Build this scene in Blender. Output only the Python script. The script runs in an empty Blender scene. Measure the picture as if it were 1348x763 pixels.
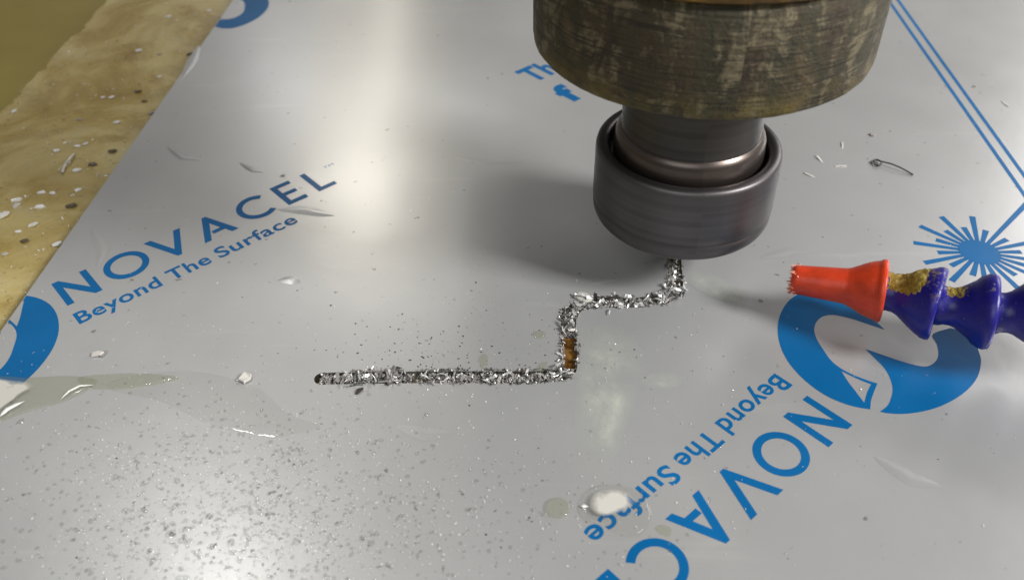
import bpy, bmesh, math, random
from mathutils import Vector, Matrix, noise
from mathutils.geometry import tessellate_polygon
random.seed(7)
R = math.radians
MM = 0.001
S = bpy.context.scene
COL = S.collection

# ---------------------------------------------------------------- camera
F_PX, TILT, ROLL, CAM_H = 1150.0, R(41), R(-1), 110.0       # phone lens, 110 mm above the sheet
cf = Vector((0, math.cos(TILT), -math.sin(TILT)))
cr0 = Vector((1, 0, 0)); cu0 = cr0.cross(cf)
cr = cr0 * math.cos(ROLL) + cu0 * math.sin(ROLL)
cu = cu0 * math.cos(ROLL) - cr0 * math.sin(ROLL)
cam_d = bpy.data.cameras.new('camera'); cam = bpy.data.objects.new('camera', cam_d); COL.objects.link(cam)
cam.matrix_world = Matrix(((cr.x, cu.x, -cf.x, 0), (cr.y, cu.y, -cf.y, 0), (cr.z, cu.z, -cf.z, CAM_H * MM), (0, 0, 0, 1)))
cam_d.sensor_width = 36; cam_d.lens = 36 * F_PX / 1348
cam_d.clip_start = 0.005; cam_d.clip_end = 20
cam_d.dof.use_dof = True; cam_d.dof.focus_distance = 0.158; cam_d.dof.aperture_fstop = 24
S.camera = cam

def P(x, y, z=0.0):
    "point of the place (mm) at height z seen at pixel x, y of the photograph"
    d = cf + cr * ((x - 674) / F_PX) - cu * ((y - 381.5) / F_PX)
    t = (z - CAM_H) / d.z
    return Vector((d.x * t, d.y * t, z))

# ---------------------------------------------------------------- light
W = bpy.data.worlds.new('World'); S.world = W; W.use_nodes = True
bg = W.node_tree.nodes['Background']; bg.inputs[0].default_value = (0.79, 0.76, 0.72, 1); bg.inputs[1].default_value = 0.18

def area(name, loc, target, sx, sy, power, color, shape='RECTANGLE', roll=None):
    l = bpy.data.lights.new(name, 'AREA'); l.shape = shape; l.size = sx; l.size_y = sy
    l.energy = power; l.color = color
    o = bpy.data.objects.new(name, l); COL.objects.link(o)
    o.location = loc
    d = (Vector(target) - Vector(loc)).normalized()
    o.rotation_euler = d.to_track_quat('-Z', 'Y').to_euler()
    return o
H = 1.6
# row of ceiling tubes running away from the camera: parallel to Y at x = -0.33 H
def tube(name, y0, y1, x, w, power, color=(1, .93, .80)):
    l = bpy.data.lights.new(name, 'AREA'); l.shape = 'RECTANGLE'; l.size = w; l.size_y = y1 - y0
    l.energy = power; l.color = color
    o = bpy.data.objects.new(name, l); COL.objects.link(o); o.location = (x, (y0 + y1) / 2, H)
    return o
tube('ceiling_tube_far', 1.72 * H, 2.6 * H, -.325 * H, .05, 3.6)
tube('ceiling_lamp_mid', 1.48 * H, 1.62 * H, -.325 * H, .22, 6.0)
tube('ceiling_lamp_near', .58 * H, .68 * H, -.40 * H, .12, 2.9, (1, .97, .93))
# key work lamp, from the right and a little towards the camera
ka, ke, kd = R(-23), R(38), 1.1
area('work_lamp', (0.03 + kd * math.cos(ke) * math.cos(ka), .14 + kd * math.cos(ke) * math.sin(ka), kd * math.sin(ke)), (0.03, .14, 0),   .24, .24, 12.5, (1, .985, .96))
# added fill in place of a pale wall, lightens the sheet's far right
area('right_fill', (2.3, 1.9, 1.25), (0, .15, 0), 1.5, 1.2, 31, (1, .97, .95))
# small pale window reflected in the film on the left
area('small_window', (-.57 * 1.6, 1.98 * 1.6, 1.6), (0, .15, 0), .26, .26, .8, (.85, .9, 1), 'DISK')
# soft fill added behind the camera to lift the near sheet
area('camera_fill', (-.5, -1.3, 1.5), (0, .1, 0), 1.5, 1.2, 10, (.95, .98, 1))

S.view_settings.view_transform = 'Standard'; S.view_settings.look = 'None'
S.view_settings.exposure = 0.14; S.view_settings.gamma = 1
S.render.engine = 'CYCLES'
S.cycles.caustics_reflective = False; S.cycles.caustics_refractive = False
S.cycles.sample_clamp_indirect = 4

# ---------------------------------------------------------------- helpers
def link(name, me, mat=None, parent=None, smooth=False):
    o = bpy.data.objects.new(name, me); COL.objects.link(o)
    if mat: me.materials.append(mat)
    if parent: o.parent = parent
    if smooth:
        for p in me.polygons: p.use_smooth = True
    return o
def mesh(name, vs, fs, mat=None, parent=None, smooth=False, org=(0, 0, 0)):
    g = Vector(org)
    me = bpy.data.meshes.new(name); me.from_pydata([tuple((Vector(v) - g) * MM) for v in vs], [], fs); me.update()
    return link(name, me, mat, parent, smooth)
def tag(o, label=None, cat=None, group=None, kind=None):
    if label: o['label'] = label
    if cat: o['category'] = cat
    if group: o['group'] = group
    if kind: o['kind'] = kind
    return o
def empty(name, loc, label, cat, group=None):
    o = bpy.data.objects.new(name, None); COL.objects.link(o); o.location = Vector(loc) * MM
    o.empty_display_size = .01
    return tag(o, label, cat, group)
def fbm(p, s=1.0, seed=0):
    return noise.fractal(Vector(p) * s + Vector((seed * 7.3, seed * 3.1, seed)), 1.0, 2.0, 4)

class NT:
    def __init__(s, name):
        s.m = bpy.data.materials.new(name); s.m.use_nodes = True; s.t = s.m.node_tree
        s.b = s.t.nodes['Principled BSDF']; s.out = s.t.nodes['Material Output']
        s._tc = None
    def n(s, typ, **kw):
        x = s.t.nodes.new(typ)
        for k, v in kw.items(): setattr(x, k, v)
        return x
    def l(s, a, b): s.t.links.new(a, b)
    def set(s, **kw):
        for k, v in kw.items(): s.b.inputs[k.replace('_', ' ')].default_value = v
        return s
    def obj(s):
        if not s._tc: s._tc = s.n('ShaderNodeTexCoord')
        return s._tc.outputs['Object']
    def mapped(s, scale, rot=(0, 0, 0), src=None, loc=(0, 0, 0)):
        m = s.n('ShaderNodeMapping'); m.inputs['Scale'].default_value = scale; m.inputs['Rotation'].default_value = rot
        m.inputs['Location'].default_value = loc
        s.l(src or s.obj(), m.inputs[0]); return m.outputs[0]
    def noise(s, vec, scale=1, detail=4, rough=.5, dist=0):
        x = s.n('ShaderNodeTexNoise'); x.inputs['Scale'].default_value = scale; x.inputs['Detail'].default_value = detail
        x.inputs['Roughness'].default_value = rough; x.inputs['Distortion'].default_value = dist
        s.l(vec, x.inputs['Vector']); return x.outputs[0]
    def ramp(s, fac, stops, interp='LINEAR'):
        x = s.n('ShaderNodeValToRGB'); x.color_ramp.interpolation = interp; e = x.color_ramp.elements
        while len(e) < len(stops): e.new(.5)
        for i, (p, c) in enumerate(stops):
            e[i].position = p; e[i].color = (c, c, c, 1) if isinstance(c, (int, float)) else (*c, 1)
        s.l(fac, x.inputs[0]); return x.outputs[0]
    def mix(s, fac, a, b, mode='MIX'):
        x = s.n('ShaderNodeMix', data_type='RGBA', blend_type=mode)
        for sock, v in ((x.inputs[0], fac), (x.inputs[6], a), (x.inputs[7], b)):
            if isinstance(v, (int, float)): sock.default_value = v
            elif isinstance(v, tuple): sock.default_value = (*v, 1)
            else: s.l(v, sock)
        return x.outputs[2]
    def math(s, op, a, b=0.0):
        x = s.n('ShaderNodeMath', operation=op)
        for sock, v in ((x.inputs[0], a), (x.inputs[1], b)):
            if isinstance(v, (int, float)): sock.default_value = v
            else: s.l(v, sock)
        return x.outputs[0]
    def bump(s, h, strength, dist):
        x = s.n('ShaderNodeBump'); x.inputs['Strength'].default_value = strength; x.inputs['Distance'].default_value = dist
        s.l(h, x.inputs['Height']); s.l(x.outputs[0], s.b.inputs['Normal']); return x.outputs[0]

# ---------------------------------------------------------------- materials
def film_material(name, color, is_print=False):
    t = NT(name)
    o = t.obj()
    fine = t.noise(o, 900, 3, .6)
    mid = t.noise(o, 45, 4, .55)
    big = t.noise(o, 12, 2, .5)
    if is_print:
        c = t.mix(t.ramp(mid, [(.3, 0), (.7, 1)]), color, tuple(x * 1.25 + .002 for x in color))
        wr = t.noise(o, 520, 4, .7)
        c = t.mix(t.ramp(wr, [(.68, 0), (.73, .7)]), c, (.42, .43, .43))
        t.l(c, t.b.inputs['Base Color'])
        t.set(Metallic=0.0, Roughness=.45); t.b.inputs['Specular IOR Level'].default_value = .15
    else:
        c = t.mix(t.ramp(mid, [(.3, 0), (.7, 1)]), tuple(x * .95 for x in color), color)
        # scuffs and faint coolant marks
        sc = t.noise(t.mapped((18, 160, 60), (0, 0, .35)), 1, 5, .65)
        c = t.mix(t.ramp(sc, [(.62, 0), (.80, .3)]), c, (.75, .75, .72))
        sp = t.noise(o, 420, 2, .5)
        c = t.mix(t.ramp(sp, [(.715, 0), (.75, .6)]), c, (.10, .09, .075))
        t.l(c, t.b.inputs['Base Color'])
        t.set(Metallic=.36)
        r = t.math('ADD', t.math('MULTIPLY', mid, .10), .27)
        t.l(r, t.b.inputs['Roughness'])
    t.b.inputs['Coat Weight'].default_value = .12 if is_print else .38
    t.l(t.math('ADD', t.math('MULTIPLY', big, .10), .13), t.b.inputs['Coat Roughness'])
    h = t.math('ADD', t.math('MULTIPLY', fine, .05), t.math('MULTIPLY', mid, .8))
    nb = t.bump(h, .22, .0006)
    t.l(nb, t.b.inputs['Coat Normal'])
    return t.m
M_film = film_material('film_over_aluminium', (.50, .505, .505))
M_blue = film_material('blue_print', (.000, .105, .29), True)

t = NT('bare_aluminium'); t.set(Base_Color=(.62, .62, .61, 1), Metallic=1.0, Roughness=.3); M_alu = t.m
t.bump(t.noise(t.obj(), 1500, 3), .5, .0003)

t = NT('stained_board')
o = t.obj()
n1 = t.noise(o, 22, 6, .62, 1.2); n2 = t.noise(t.mapped((1, 1, 1), loc=(3, 1, 0)), 60, 5, .6, .6); n3 = t.noise(o, 700, 4, .7)
c = t.ramp(n1, [(.30, (.30, .19, .04)), (.44, (.45, .33, .10)), (.54, (.56, .45, .18)), (.70, (.62, .53, .27))])
c = t.mix(t.ramp(n2, [(.52, 0), (.72, .7)]), c, (.25, .155, .03))
c = t.mix(t.ramp(n2, [(.30, .6), (.42, 0)]), c, (.50, .45, .28))
c = t.mix(t.ramp(n3, [(.60, 0), (.72, .6)]), c, (.07, .05, .02))
t.l(c, t.b.inputs['Base Color'])
t.l(t.ramp(n1, [(.35, .16), (.62, .5)]), t.b.inputs['Roughness'])
t.b.inputs['Coat Weight'].default_value = .35; t.b.inputs['Coat Roughness'].default_value = .12
t.bump(t.math('ADD', t.math('MULTIPLY', n3, .25), n2), .35, .0012)
M_board = t.m

t = NT('wet_machine_bed')
n1 = t.noise(t.obj(), 14, 4, .5)
t.l(t.ramp(n1, [(.3, (.27, .20, .035)), (.7, (.42, .34, .08))]), t.b.inputs['Base Color']); t.set(Roughness=.35)
M_bed = t.m

# corroded spindle nose: cylindrical coordinates round the axis
def cyl_coords(t, rad):
    sx = t.n('ShaderNodeSeparateXYZ'); t.l(t.obj(), sx.inputs[0])
    a = t.math('ARCTAN2', sx.outputs[0], sx.outputs[1])
    a = t.math('MULTIPLY', a, rad)
    cx = t.n('ShaderNodeCombineXYZ'); t.l(a, cx.inputs[0]); t.l(sx.outputs[2], cx.inputs[1])
    wn = t.n('ShaderNodeTexNoise'); wn.inputs['Scale'].default_value = 90; wn.inputs['Detail'].default_value = 3; t.l(cx.outputs[0], wn.inputs['Vector'])
    wv = t.n('ShaderNodeVectorMath', operation='MULTIPLY_ADD'); t.l(wn.outputs['Color'], wv.inputs[0]); wv.inputs[1].default_value = (.004, .0012, 0); t.l(cx.outputs[0], wv.inputs[2])
    if rad > .02: return wv.outputs[0], sx.outputs[2]
    return cx.outputs[0], sx.outputs[2]
t = NT('corroded_housing')
cc, zz = cyl_coords(t, .03)
st = t.noise(t.mapped((120, 1100, 1), src=cc), 1, 5, .7)
bl = t.noise(t.mapped((95, 60, 1), src=cc), 1, 5, .6, .6)
dr = t.noise(t.mapped((330, 55, 1), src=cc, loc=(2, 0, 0)), 1, 4, .65, .3)
gr = t.noise(cc, 900, 4, .7)
c = t.ramp(bl, [(.34, (.030, .019, .011)), (.46, (.062, .045, .022)), (.56, (.038, .036, .017)), (.68, (.105, .074, .036))])
pt = t.noise(t.mapped((170, 120, 1), src=cc, loc=(5, 2, 0)), 1, 7, .72, 1.0)
worn = t.math('ADD', t.math('ADD', t.math('MULTIPLY', st, .28), t.math('MULTIPLY', dr, .22)), t.math('MULTIPLY', pt, .55))
c = t.mix(t.ramp(worn, [(.53, 0), (.60, .9)]), c, (.20, .165, .10))
c = t.mix(t.ramp(gr, [(.56, 0), (.66, .7)]), c, (.022, .020, .010))
scr = t.noise(t.mapped((70, 2600, 1), src=cc), 1, 3, .6)
c = t.mix(t.ramp(scr, [(.54, 0), (.62, .85)]), c, (.018, .014, .008))
# yellow residue gathered along the lower edge
low = t.n('ShaderNodeMapRange'); low.inputs[1].default_value = 5 * MM; low.inputs[2].default_value = 0
t.l(zz, low.inputs[0])
lo = t.math('MULTIPLY', low.outputs[0], t.ramp(t.noise(cc, 130, 5, .7), [(.42, 0), (.62, 1)]))
c = t.mix(t.math('MULTIPLY', lo, .8), c, (.20, .15, .028))
t.l(c, t.b.inputs['Base Color']); t.set(Metallic=.25, Roughness=.58)
t.bump(t.math('ADD', t.math('MULTIPLY', st, 1.0), gr), .6, .0007)
M_house = t.m

t = NT('amber_residue')
cc, zz = cyl_coords(t, .03)
n1 = t.noise(t.mapped((110, 300, 1), src=cc), 1, 5, .65)
t.l(t.ramp(n1, [(.35, (.05, .035, .012)), (.5, (.16, .085, .014)), (.66, (.34, .19, .03))]), t.b.inputs['Base Color'])
t.set(Metallic=.3, Roughness=.45); t.bump(n1, .5, .0006); M_amber = t.m

def steel(name, col, rough, metal=.9):
    t = NT(name); cc, zz = cyl_coords(t, .016)
    n = t.noise(t.mapped((3, 900, 1), src=cc), 1, 4, .7); m = t.noise(t.mapped((6, 170, 1), src=cc), 1, 3, .5)
    c = t.mix(t.ramp(n, [(.35, 0), (.65, 1)]), tuple(x * .8 for x in col), tuple(x * 1.15 for x in col))
    c = t.mix(t.ramp(m, [(.4, 0), (.65, .6)]), c, tuple(x * 1.4 for x in col))
    t.l(c, t.b.inputs['Base Color'])
    t.l(t.math('ADD', t.math('MULTIPLY', n, .18), rough), t.b.inputs['Roughness'])
    t.set(Metallic=metal); t.bump(m, .12, .0004)
    return t.m
M_nut = steel('blackened_steel', (.105, .098, .100), .34)
M_shaft = steel('dark_turned_steel', (.085, .08, .078), .30)
M_collar = steel('bronzed_steel', (.13, .108, .097), .24)
M_cut = steel('bright_cutter_steel', (.5, .5, .5), .2, 1)

t = NT('brown_shade_block_paint'); t.set(Base_Color=(.11, .095, .075, 1), Roughness=.45); t.bump(t.noise(t.obj(), 300, 4), .2, .0005); M_paint = t.m
def plastic(name, col, dirt, rough=.34, thr=.55, seed=0):
    t = NT(name); o = t.obj()
    n = t.noise(o, 300, 4, .6); d = t.noise(t.mapped((1, 1, 1), loc=(seed, 0, 0)), 160, 5, .7); f = t.noise(o, 1800, 3, .7)
    c = t.mix(t.ramp(n, [(.35, 0), (.7, 1)]), tuple(x * .8 for x in col), tuple(min(1, x * 1.12) for x in col))
    sx = t.n('ShaderNodeSeparateXYZ'); g = t.n('ShaderNodeNewGeometry'); t.l(g.outputs['Normal'], sx.inputs[0])
    up = t.ramp(sx.outputs[2], [(.55, 0), (.95, 1)])
    m = t.math('MULTIPLY', up, t.ramp(t.math('ADD', t.math('MULTIPLY', d, .7), t.math('MULTIPLY', f, .35)), [(thr, 0), (thr + .06, 1)]))
    c = t.mix(m, c, dirt)
    c = t.mix(t.ramp(f, [(.69, 0), (.73, .55)]), c, (.45, .38, .32))
    t.l(c, t.b.inputs['Base Color'])
    t.l(t.math('ADD', t.math('MULTIPLY', m, .4), rough), t.b.inputs['Roughness'])
    t.b.inputs['Subsurface Weight'].default_value = .15; t.b.inputs['Subsurface Radius'].default_value = (.002, .001, .0008)
    t.b.inputs['Subsurface Scale'].default_value = .5
    t.bump(t.math('ADD', t.math('MULTIPLY', m, .8), t.math('MULTIPLY', f, .2)), .5, .0004)
    return t.m
M_red = plastic('red_plastic', (.72, .062, .018), (.55, .2, .12), .36, .66)
M_blu = plastic('blue_plastic', (.018, .014, .26), (.36, .25, .045), .33, .52)
M_blu2 = plastic('blue_plastic_clean', (.018, .014, .25), (.25, .2, .13), .33, .60, 5)
t = NT('dried_residue'); n = t.noise(t.obj(), 900, 4, .7)
t.l(t.ramp(n, [(.35, (.16, .095, .008)), (.55, (.37, .26, .035)), (.7, (.50, .42, .14))]), t.b.inputs['Base Color'])
t.set(Roughness=.8); t.bump(n, 1, .0006); M_res = t.m
t = NT('frayed_plastic'); t.set(Base_Color=(.80, .36, .27, 1), Roughness=.6); M_fray = t.m


def thin(name, tint, cover, amt, rough=.08, cloudy=None, bump=.0, ior=1.33, gloss=.04):
    "wet layer: what lies below shows through a tinted, partly milky film with a mirror-like skin"
    t = NT(name)
    tr = t.n('ShaderNodeBsdfTransparent'); tr.inputs[0].default_value = (*tint, 1)
    t.set(Base_Color=(*cover, 1), Roughness=rough)
    mx = t.n('ShaderNodeMixShader')
    if cloudy:
        nz = t.noise(t.obj(), cloudy[0], 5, .6, .4)
        f = t.ramp(nz, [(cloudy[1], 0), (cloudy[2], amt)])
        at = t.n('ShaderNodeAttribute', attribute_name='fade')
        f = t.math('MULTIPLY', f, at.outputs['Fac'])
        t.l(f, mx.inputs[0])
    else: mx.inputs[0].default_value = amt
    t.l(tr.outputs[0], mx.inputs[1]); t.l(t.b.outputs[0], mx.inputs[2])
    if cloudy:
        t.l(mx.outputs[0], t.out.inputs[0])
    else:
        gl = t.n('ShaderNodeBsdfGlossy'); gl.inputs['Roughness'].default_value = gloss
        fr = t.n('ShaderNodeFresnel'); fr.inputs[0].default_value = ior
        ge = t.n('ShaderNodeNewGeometry'); ff = t.math('MULTIPLY', fr.outputs[0], t.math('SUBTRACT', 1.0, ge.outputs['Backfacing']))
        m2 = t.n('ShaderNodeMixShader'); t.l(ff, m2.inputs[0]); t.l(mx.outputs[0], m2.inputs[1]); t.l(gl.outputs[0], m2.inputs[2])
        if bump:
            b = t.n('ShaderNodeBump'); b.inputs['Distance'].default_value = bump
            t.l(t.noise(t.obj(), 110, 2), b.inputs['Height']); t.l(b.outputs[0], gl.inputs['Normal']); t.l(b.outputs[0], fr.inputs['Normal'])
        t.l(m2.outputs[0], t.out.inputs[0])
    return t.m
M_drop = thin('clear_drop', (.885, .89, .885), (.5, .5, .5), .0, ior=1.65, gloss=.10)  # grey tint stands in for the sheet reflection that drops break
M_puddle = thin('thin_coolant', (.98, .98, .97), (.42, .43, .38), .02, bump=.0006)
M_puddle2 = thin('greenish_coolant', (.95, .955, .90), (.42, .44, .34), .12, bump=.0004)
M_froth = thin('thin_froth', (1, 1, 1), (.62, .60, .55), 2.2, .4, cloudy=(120, .30, .55))
M_milk = thin('milky_residue', (1, 1, 1), (.62, .64, .57), .7, .5, cloudy=(95, .36, .66))
t = NT('white_foam'); t.set(Base_Color=(.55, .54, .49, 1), Roughness=.6)
t.b.inputs['Subsurface Weight'].default_value = .4; t.b.inputs['Subsurface Radius'].default_value = (.002, .002, .0015)
t.bump(t.noise(t.obj(), 500, 3), .2, .0003); M_foam = t.m
t = NT('amber_coolant'); n = t.noise(t.obj(), 450, 4)
t.l(t.ramp(n, [(.35, (.07, .028, .005)), (.6, (.27, .135, .035))]), t.b.inputs['Base Color']); t.set(Roughness=.15); M_brown = t.m
t = NT('swarf_bright'); t.set(Base_Color=(.93, .93, .92, 1), Metallic=.55, Roughness=.25); M_swb = t.m
t = NT('swarf_dull'); t.set(Base_Color=(.40, .375, .355, 1), Metallic=.4, Roughness=.35); M_swd = t.m
t = NT('swarf_dark'); t.set(Base_Color=(.07, .062, .058, 1), Metallic=.4, Roughness=.5); M_swk = t.m
t = NT('bright_fleck_glint'); t.set(Base_Color=(.97, .97, .95, 1), Metallic=.1, Roughness=.3); M_fleck_glint = t.m  # near-white, for chips and for painted glints
t = NT('dull_brown_chip'); t.set(Base_Color=(.15, .12, .08, 1), Metallic=.3, Roughness=.5); M_swdull = t.m
t = NT('pale_chip'); t.set(Base_Color=(.80, .77, .72, 1), Metallic=.2, Roughness=.35); M_chip = t.m
t = NT('dark_grit'); t.set(Base_Color=(.05, .04, .032, 1), Roughness=.6); M_grit = t.m

# ---------------------------------------------------------------- setting: board and machine bed
def prism(name, outline, z0, z1, mat, parent=None, bevel=0, holes=(), org=(0, 0, 0), wallmat=None):
    loops = [[Vector((p[0], p[1], 0)) for p in outline]] + [[Vector((p[0], p[1], 0)) for p in h] for h in holes]
    tris = tessellate_polygon(loops)
    flat = [v for l in loops for v in l]; n = len(flat)
    vs = [(v.x, v.y, z1) for v in flat] + [(v.x, v.y, z0) for v in flat]
    fs = []
    for a, b, c in tris:
        nn = (flat[b] - flat[a]).cross(flat[c] - flat[a]).z
        if nn < 0: a, c = c, a
        fs.append((a, b, c)); fs.append((c + n, b + n, a + n))
    ntop = len(fs); k = 0
    for l in loops:
        m = len(l)
        for i in range(m):
            i2 = (i + 1) % m
            fs.append((k + i, k + i + n, k + i2 + n, k + i2))
        k += m
    o = mesh(name, vs, fs, mat, parent, org=org)
    if wallmat:
        o.data.materials.append(wallmat)
        for i, p in enumerate(o.data.polygons):
            if i >= ntop: p.material_index = 1
    return o

SHEET_T = 2.0
bd_px = [(160, -18), (141, 0), (126, 17), (111, 34), (109, 40), (96, 47), (80, 62), (65, 80), (61, 91), (51, 95), (40, 106), (27, 121), (24, 128), (12, 138), (0, 150), (-30, 176)]
bl = [P(x, y, -SHEET_T) for x, y in bd_px]
edge = []
for a, b in zip(bl, bl[1:]):
    for k in range(5):
        q = a.lerp(b, k / 5)
        j = .9 * fbm((q.x, q.y, 0), .35, 2)
        edge.append((q.x + j, q.y + j * .6))
far_dir = (bl[0] - bl[-1]).normalized()
f0 = bl[0] + far_dir * 300; f1 = bl[-1] - far_dir * 120
out = [(f0.x, f0.y)] + edge + [(f1.x, f1.y), (f1.x, -120), (420, -120), (420, f0.y)]
board = prism('work_board', out[::-1], -SHEET_T - 14, -SHEET_T, M_board)
tag(board, kind='structure')
bed = mesh('machine_bed', [(-900, -200, -16.5), (900, -200, -16.5), (900, 1200, -16.5), (-900, 1200, -16.5)], [(0, 1, 2, 3)], M_bed)
tag(bed, kind='structure')

# ---------------------------------------------------------------- aluminium sheet with the milled slot
e0, e1 = P(0, 437), P(307, 0)
ed = (e1 - e0).normalized()
sA, sB = e0 - ed * 150, e0 + ed * 430
slot_px = [(424, 498), (560, 496), (700, 496), (738, 494), (749, 486), (750, 460), (748, 430), (749, 414), (760, 403), (790, 398), (840, 398), (872, 394), (887, 386), (890, 372), (888, 350), (887, 329)]
path = [P(*p) for p in slot_px]
SW = 1.38
def resample(pts, step):
    o = [pts[0]]
    for a, b in zip(pts, pts[1:]):
        n = max(1, int((b - a).length / step))
        o += [a.lerp(b, (k + 1) / n) for k in range(n)]
    return o
cp = resample(path, .7)
def nrm(i):
    a = cp[max(0, i - 2)]; b = cp[min(len(cp) - 1, i + 2)]
    d = (b - a).normalized(); return Vector((-d.y, d.x, 0)), d
left, right = [], []
for i, c in enumerate(cp):
    n_, d_ = nrm(i)
    jl = .10 * fbm((c.x, c.y, 1), 1.3, 1); jr = .10 * fbm((c.x, c.y, 5), 1.3, 4)
    left.append(c + n_ * (SW + jl)); right.append(c - n_ * (SW + jr))
def cap(c, d, side):
    n_ = Vector((-d.y, d.x, 0)); return [c + d * SW * math.sin(a) + n_ * SW * math.cos(a) for a in [k * math.pi / 8 for k in range(1, 8)]]
n0, d0 = nrm(0); n1_, d1_ = nrm(len(cp) - 1)
slot = left + cap(cp[-1], d1_, 1) + right[::-1] + [c for c in cap(cp[0], -d0, 1)]
sheet = empty('aluminium_sheet', (0, 140, 0), 'grey film-covered aluminium sheet printed in blue, a stepped slot milled into it', 'metal sheet')
SO = (0, 140, 0)
outl = [(sA.x, sA.y), (330, sA.y), (330, sB.y), (sB.x, sB.y)]
prism('sheet_panel', outl, -SHEET_T, 0, M_film, sheet, holes=[[(p.x, p.y) for p in slot]], org=SO, wallmat=M_alu)

# ---------------------------------------------------------------- printing on the film
ZP = .03
def frame(px, py, ang):
    o = P(px, py); a = R(ang); u = Vector((math.cos(a), math.sin(a), 0)); v = Vector((-u.y, u.x, 0))
    return lambda p: o + u * p[0] + v * p[1]
T1 = frame(60 + 100 / 3.18, 200 + 640 / 3.18, 41)
T2 = frame(700 + 940 / 2.604, 470 + 135 / 2.604, 221)
def flat_polys(name, fr, polys, parent, label=None, clip=True):
    vs, fs = [], []
    for poly in polys:
        loops = poly if isinstance(poly[0][0], (tuple, list, Vector)) else [poly]
        L = [[fr(p) for p in l] for l in loops]
        fl = [v for l in L for v in l]; k = len(vs)
        for tr in tessellate_polygon(L):
            a, b, c = tr
            if (fl[b] - fl[a]).cross(fl[c] - fl[a]).z < 0: a, c = c, a
            fs.append((a + k, b + k, c + k))
        vs += [(v.x, v.y, ZP) for v in fl]
    bm = bmesh.new()
    bv = [bm.verts.new(v) for v in vs]
    for f in fs:
        try: bm.faces.new([bv[i] for i in f])
        except ValueError: pass
    if clip:   # nothing is printed beyond the sheet's edge
        nn = Vector((-ed.y, ed.x, 0))
        bmesh.ops.bisect_plane(bm, geom=bm.verts[:] + bm.edges[:] + bm.faces[:], plane_co=e0 - nn * .15, plane_no=nn, clear_outer=True)
    me = bpy.data.meshes.new(name); 
    for v in bm.verts: v.co = (v.co - Vector(SO)) * MM
    bm.to_mesh(me); bm.free()
    o = link(name, me, M_blue, parent)
    if label: o['label'] = label
    return o
CH, ST = 8.55, 1.35
def ring(cx, cy, ro, ri, a0=0, a1=360, n=64):
    full = abs(a1 - a0) >= 360
    A = [R(a0 + (a1 - a0) * k / n) for k in range(n if full else n + 1)]
    o = [(cx + ro * math.cos(a), cy + ro * math.sin(a)) for a in A]; i = [(cx + ri * math.cos(a), cy + ri * math.sin(a)) for a in A]
    return [o, i] if full else [o + i[::-1]]
def wordmark():
    L = []
    s = ST
    L.append([(-.35, 0), (-.35, CH), (1.0, CH), (5.1, 2.6), (5.1, CH), (6.45, CH), (6.45, 0), (5.1, 0), (1.0, 5.95), (1.0, 0)])
    L.append(ring(13.05, CH / 2, 4.4, 4.4 - s))
    L.append([(18.5, CH), (20.0, CH), (22.5, 2.5), (25.0, CH), (26.5, CH), (22.95, 0), (22.05, 0)])
    L.append([(28.0, 0), (31.45, CH), (32.35, CH), (35.7, 0), (34.2, 0), (33.45, 1.8), (30.9, 1.8), (30.9, 2.95), (32.95, 2.95), (31.9, 5.8), (29.5, 0)])
    L.append(ring(42.3, CH / 2, 4.4, 4.4 - s, 48, 312)[0])
    L.append([(47.8, 0), (47.8, CH), (52.6, CH), (52.6, CH - s), (49.15, CH - s), (49.15, 4.95), (52.2, 4.95), (52.2, 3.65), (49.15, 3.65), (49.15, s), (52.7, s), (52.7, 0)])
    L.append([(55.5, 0), (55.5, CH), (56.85, CH), (56.85, s), (60.2, s), (60.2, 0)])
    return L
NAMES = 'N O V A C E L'.split()
def text_polys(s, u0, u1, v0, cap_h, bold=.018):
    cu_ = bpy.data.curves.new('lettering', 'FONT'); cu_.body = s; cu_.size = 1; cu_.offset = bold; cu_.resolution_u = 4; cu_.space_character = 1.06
    o = bpy.data.objects.new('lettering', cu_); COL.objects.link(o)
    dg = bpy.context.evaluated_depsgraph_get(); dg.update()
    me = bpy.data.meshes.new_from_object(o.evaluated_get(dg))
    bpy.data.objects.remove(o); bpy.data.curves.remove(cu_)
    xs = [v.co.x for v in me.vertices]; x0, x1 = min(xs), max(xs)
    sx = (u1 - u0) / (x1 - x0); sy = cap_h / .73
    P2 = [(u0 + (v.co.x - x0) * sx, v0 + v.co.y * sy) for v in me.vertices]
    out = [[P2[i] for i in p.vertices] for p in me.polygons]
    bpy.data.meshes.remove(me)
    return out
def raw_polys(name, fr, polys, parent, label=None):
    vs, fs = [], []
    for p in polys:
        k = len(vs); w = [fr(q) for q in p]
        vs += [(a.x, a.y, ZP) for a in w]; f = list(range(k, k + len(p)))
        ar = sum(w[i].x * w[(i + 1) % len(w)].y - w[(i + 1) % len(w)].x * w[i].y for i in range(len(w)))
        fs.append(f if ar > 0 else f[::-1])
    o = mesh(name, vs, fs, M_blue, parent, org=SO)
    if label: o['label'] = label
    return o
def catmull(pts, sharp=(), n=5):
    out = []; m = len(pts)
    for i in range(m):
        p0, p1, p2, p3 = [Vector(pts[(i + k) % m]) for k in (-1, 0, 1, 2)]
        if i in sharp: p0 = p1
        if (i + 1) % m in sharp: p3 = p2
        for k in range(n):
            s = k / n
            q = .5 * ((2 * p1) + (p2 - p0) * s + (2 * p0 - 5 * p1 + 4 * p2 - p3) * s * s + (3 * p1 - p0 - 3 * p2 + p3) * s ** 3)
            out.append((q.x, q.y))
    return out
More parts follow.
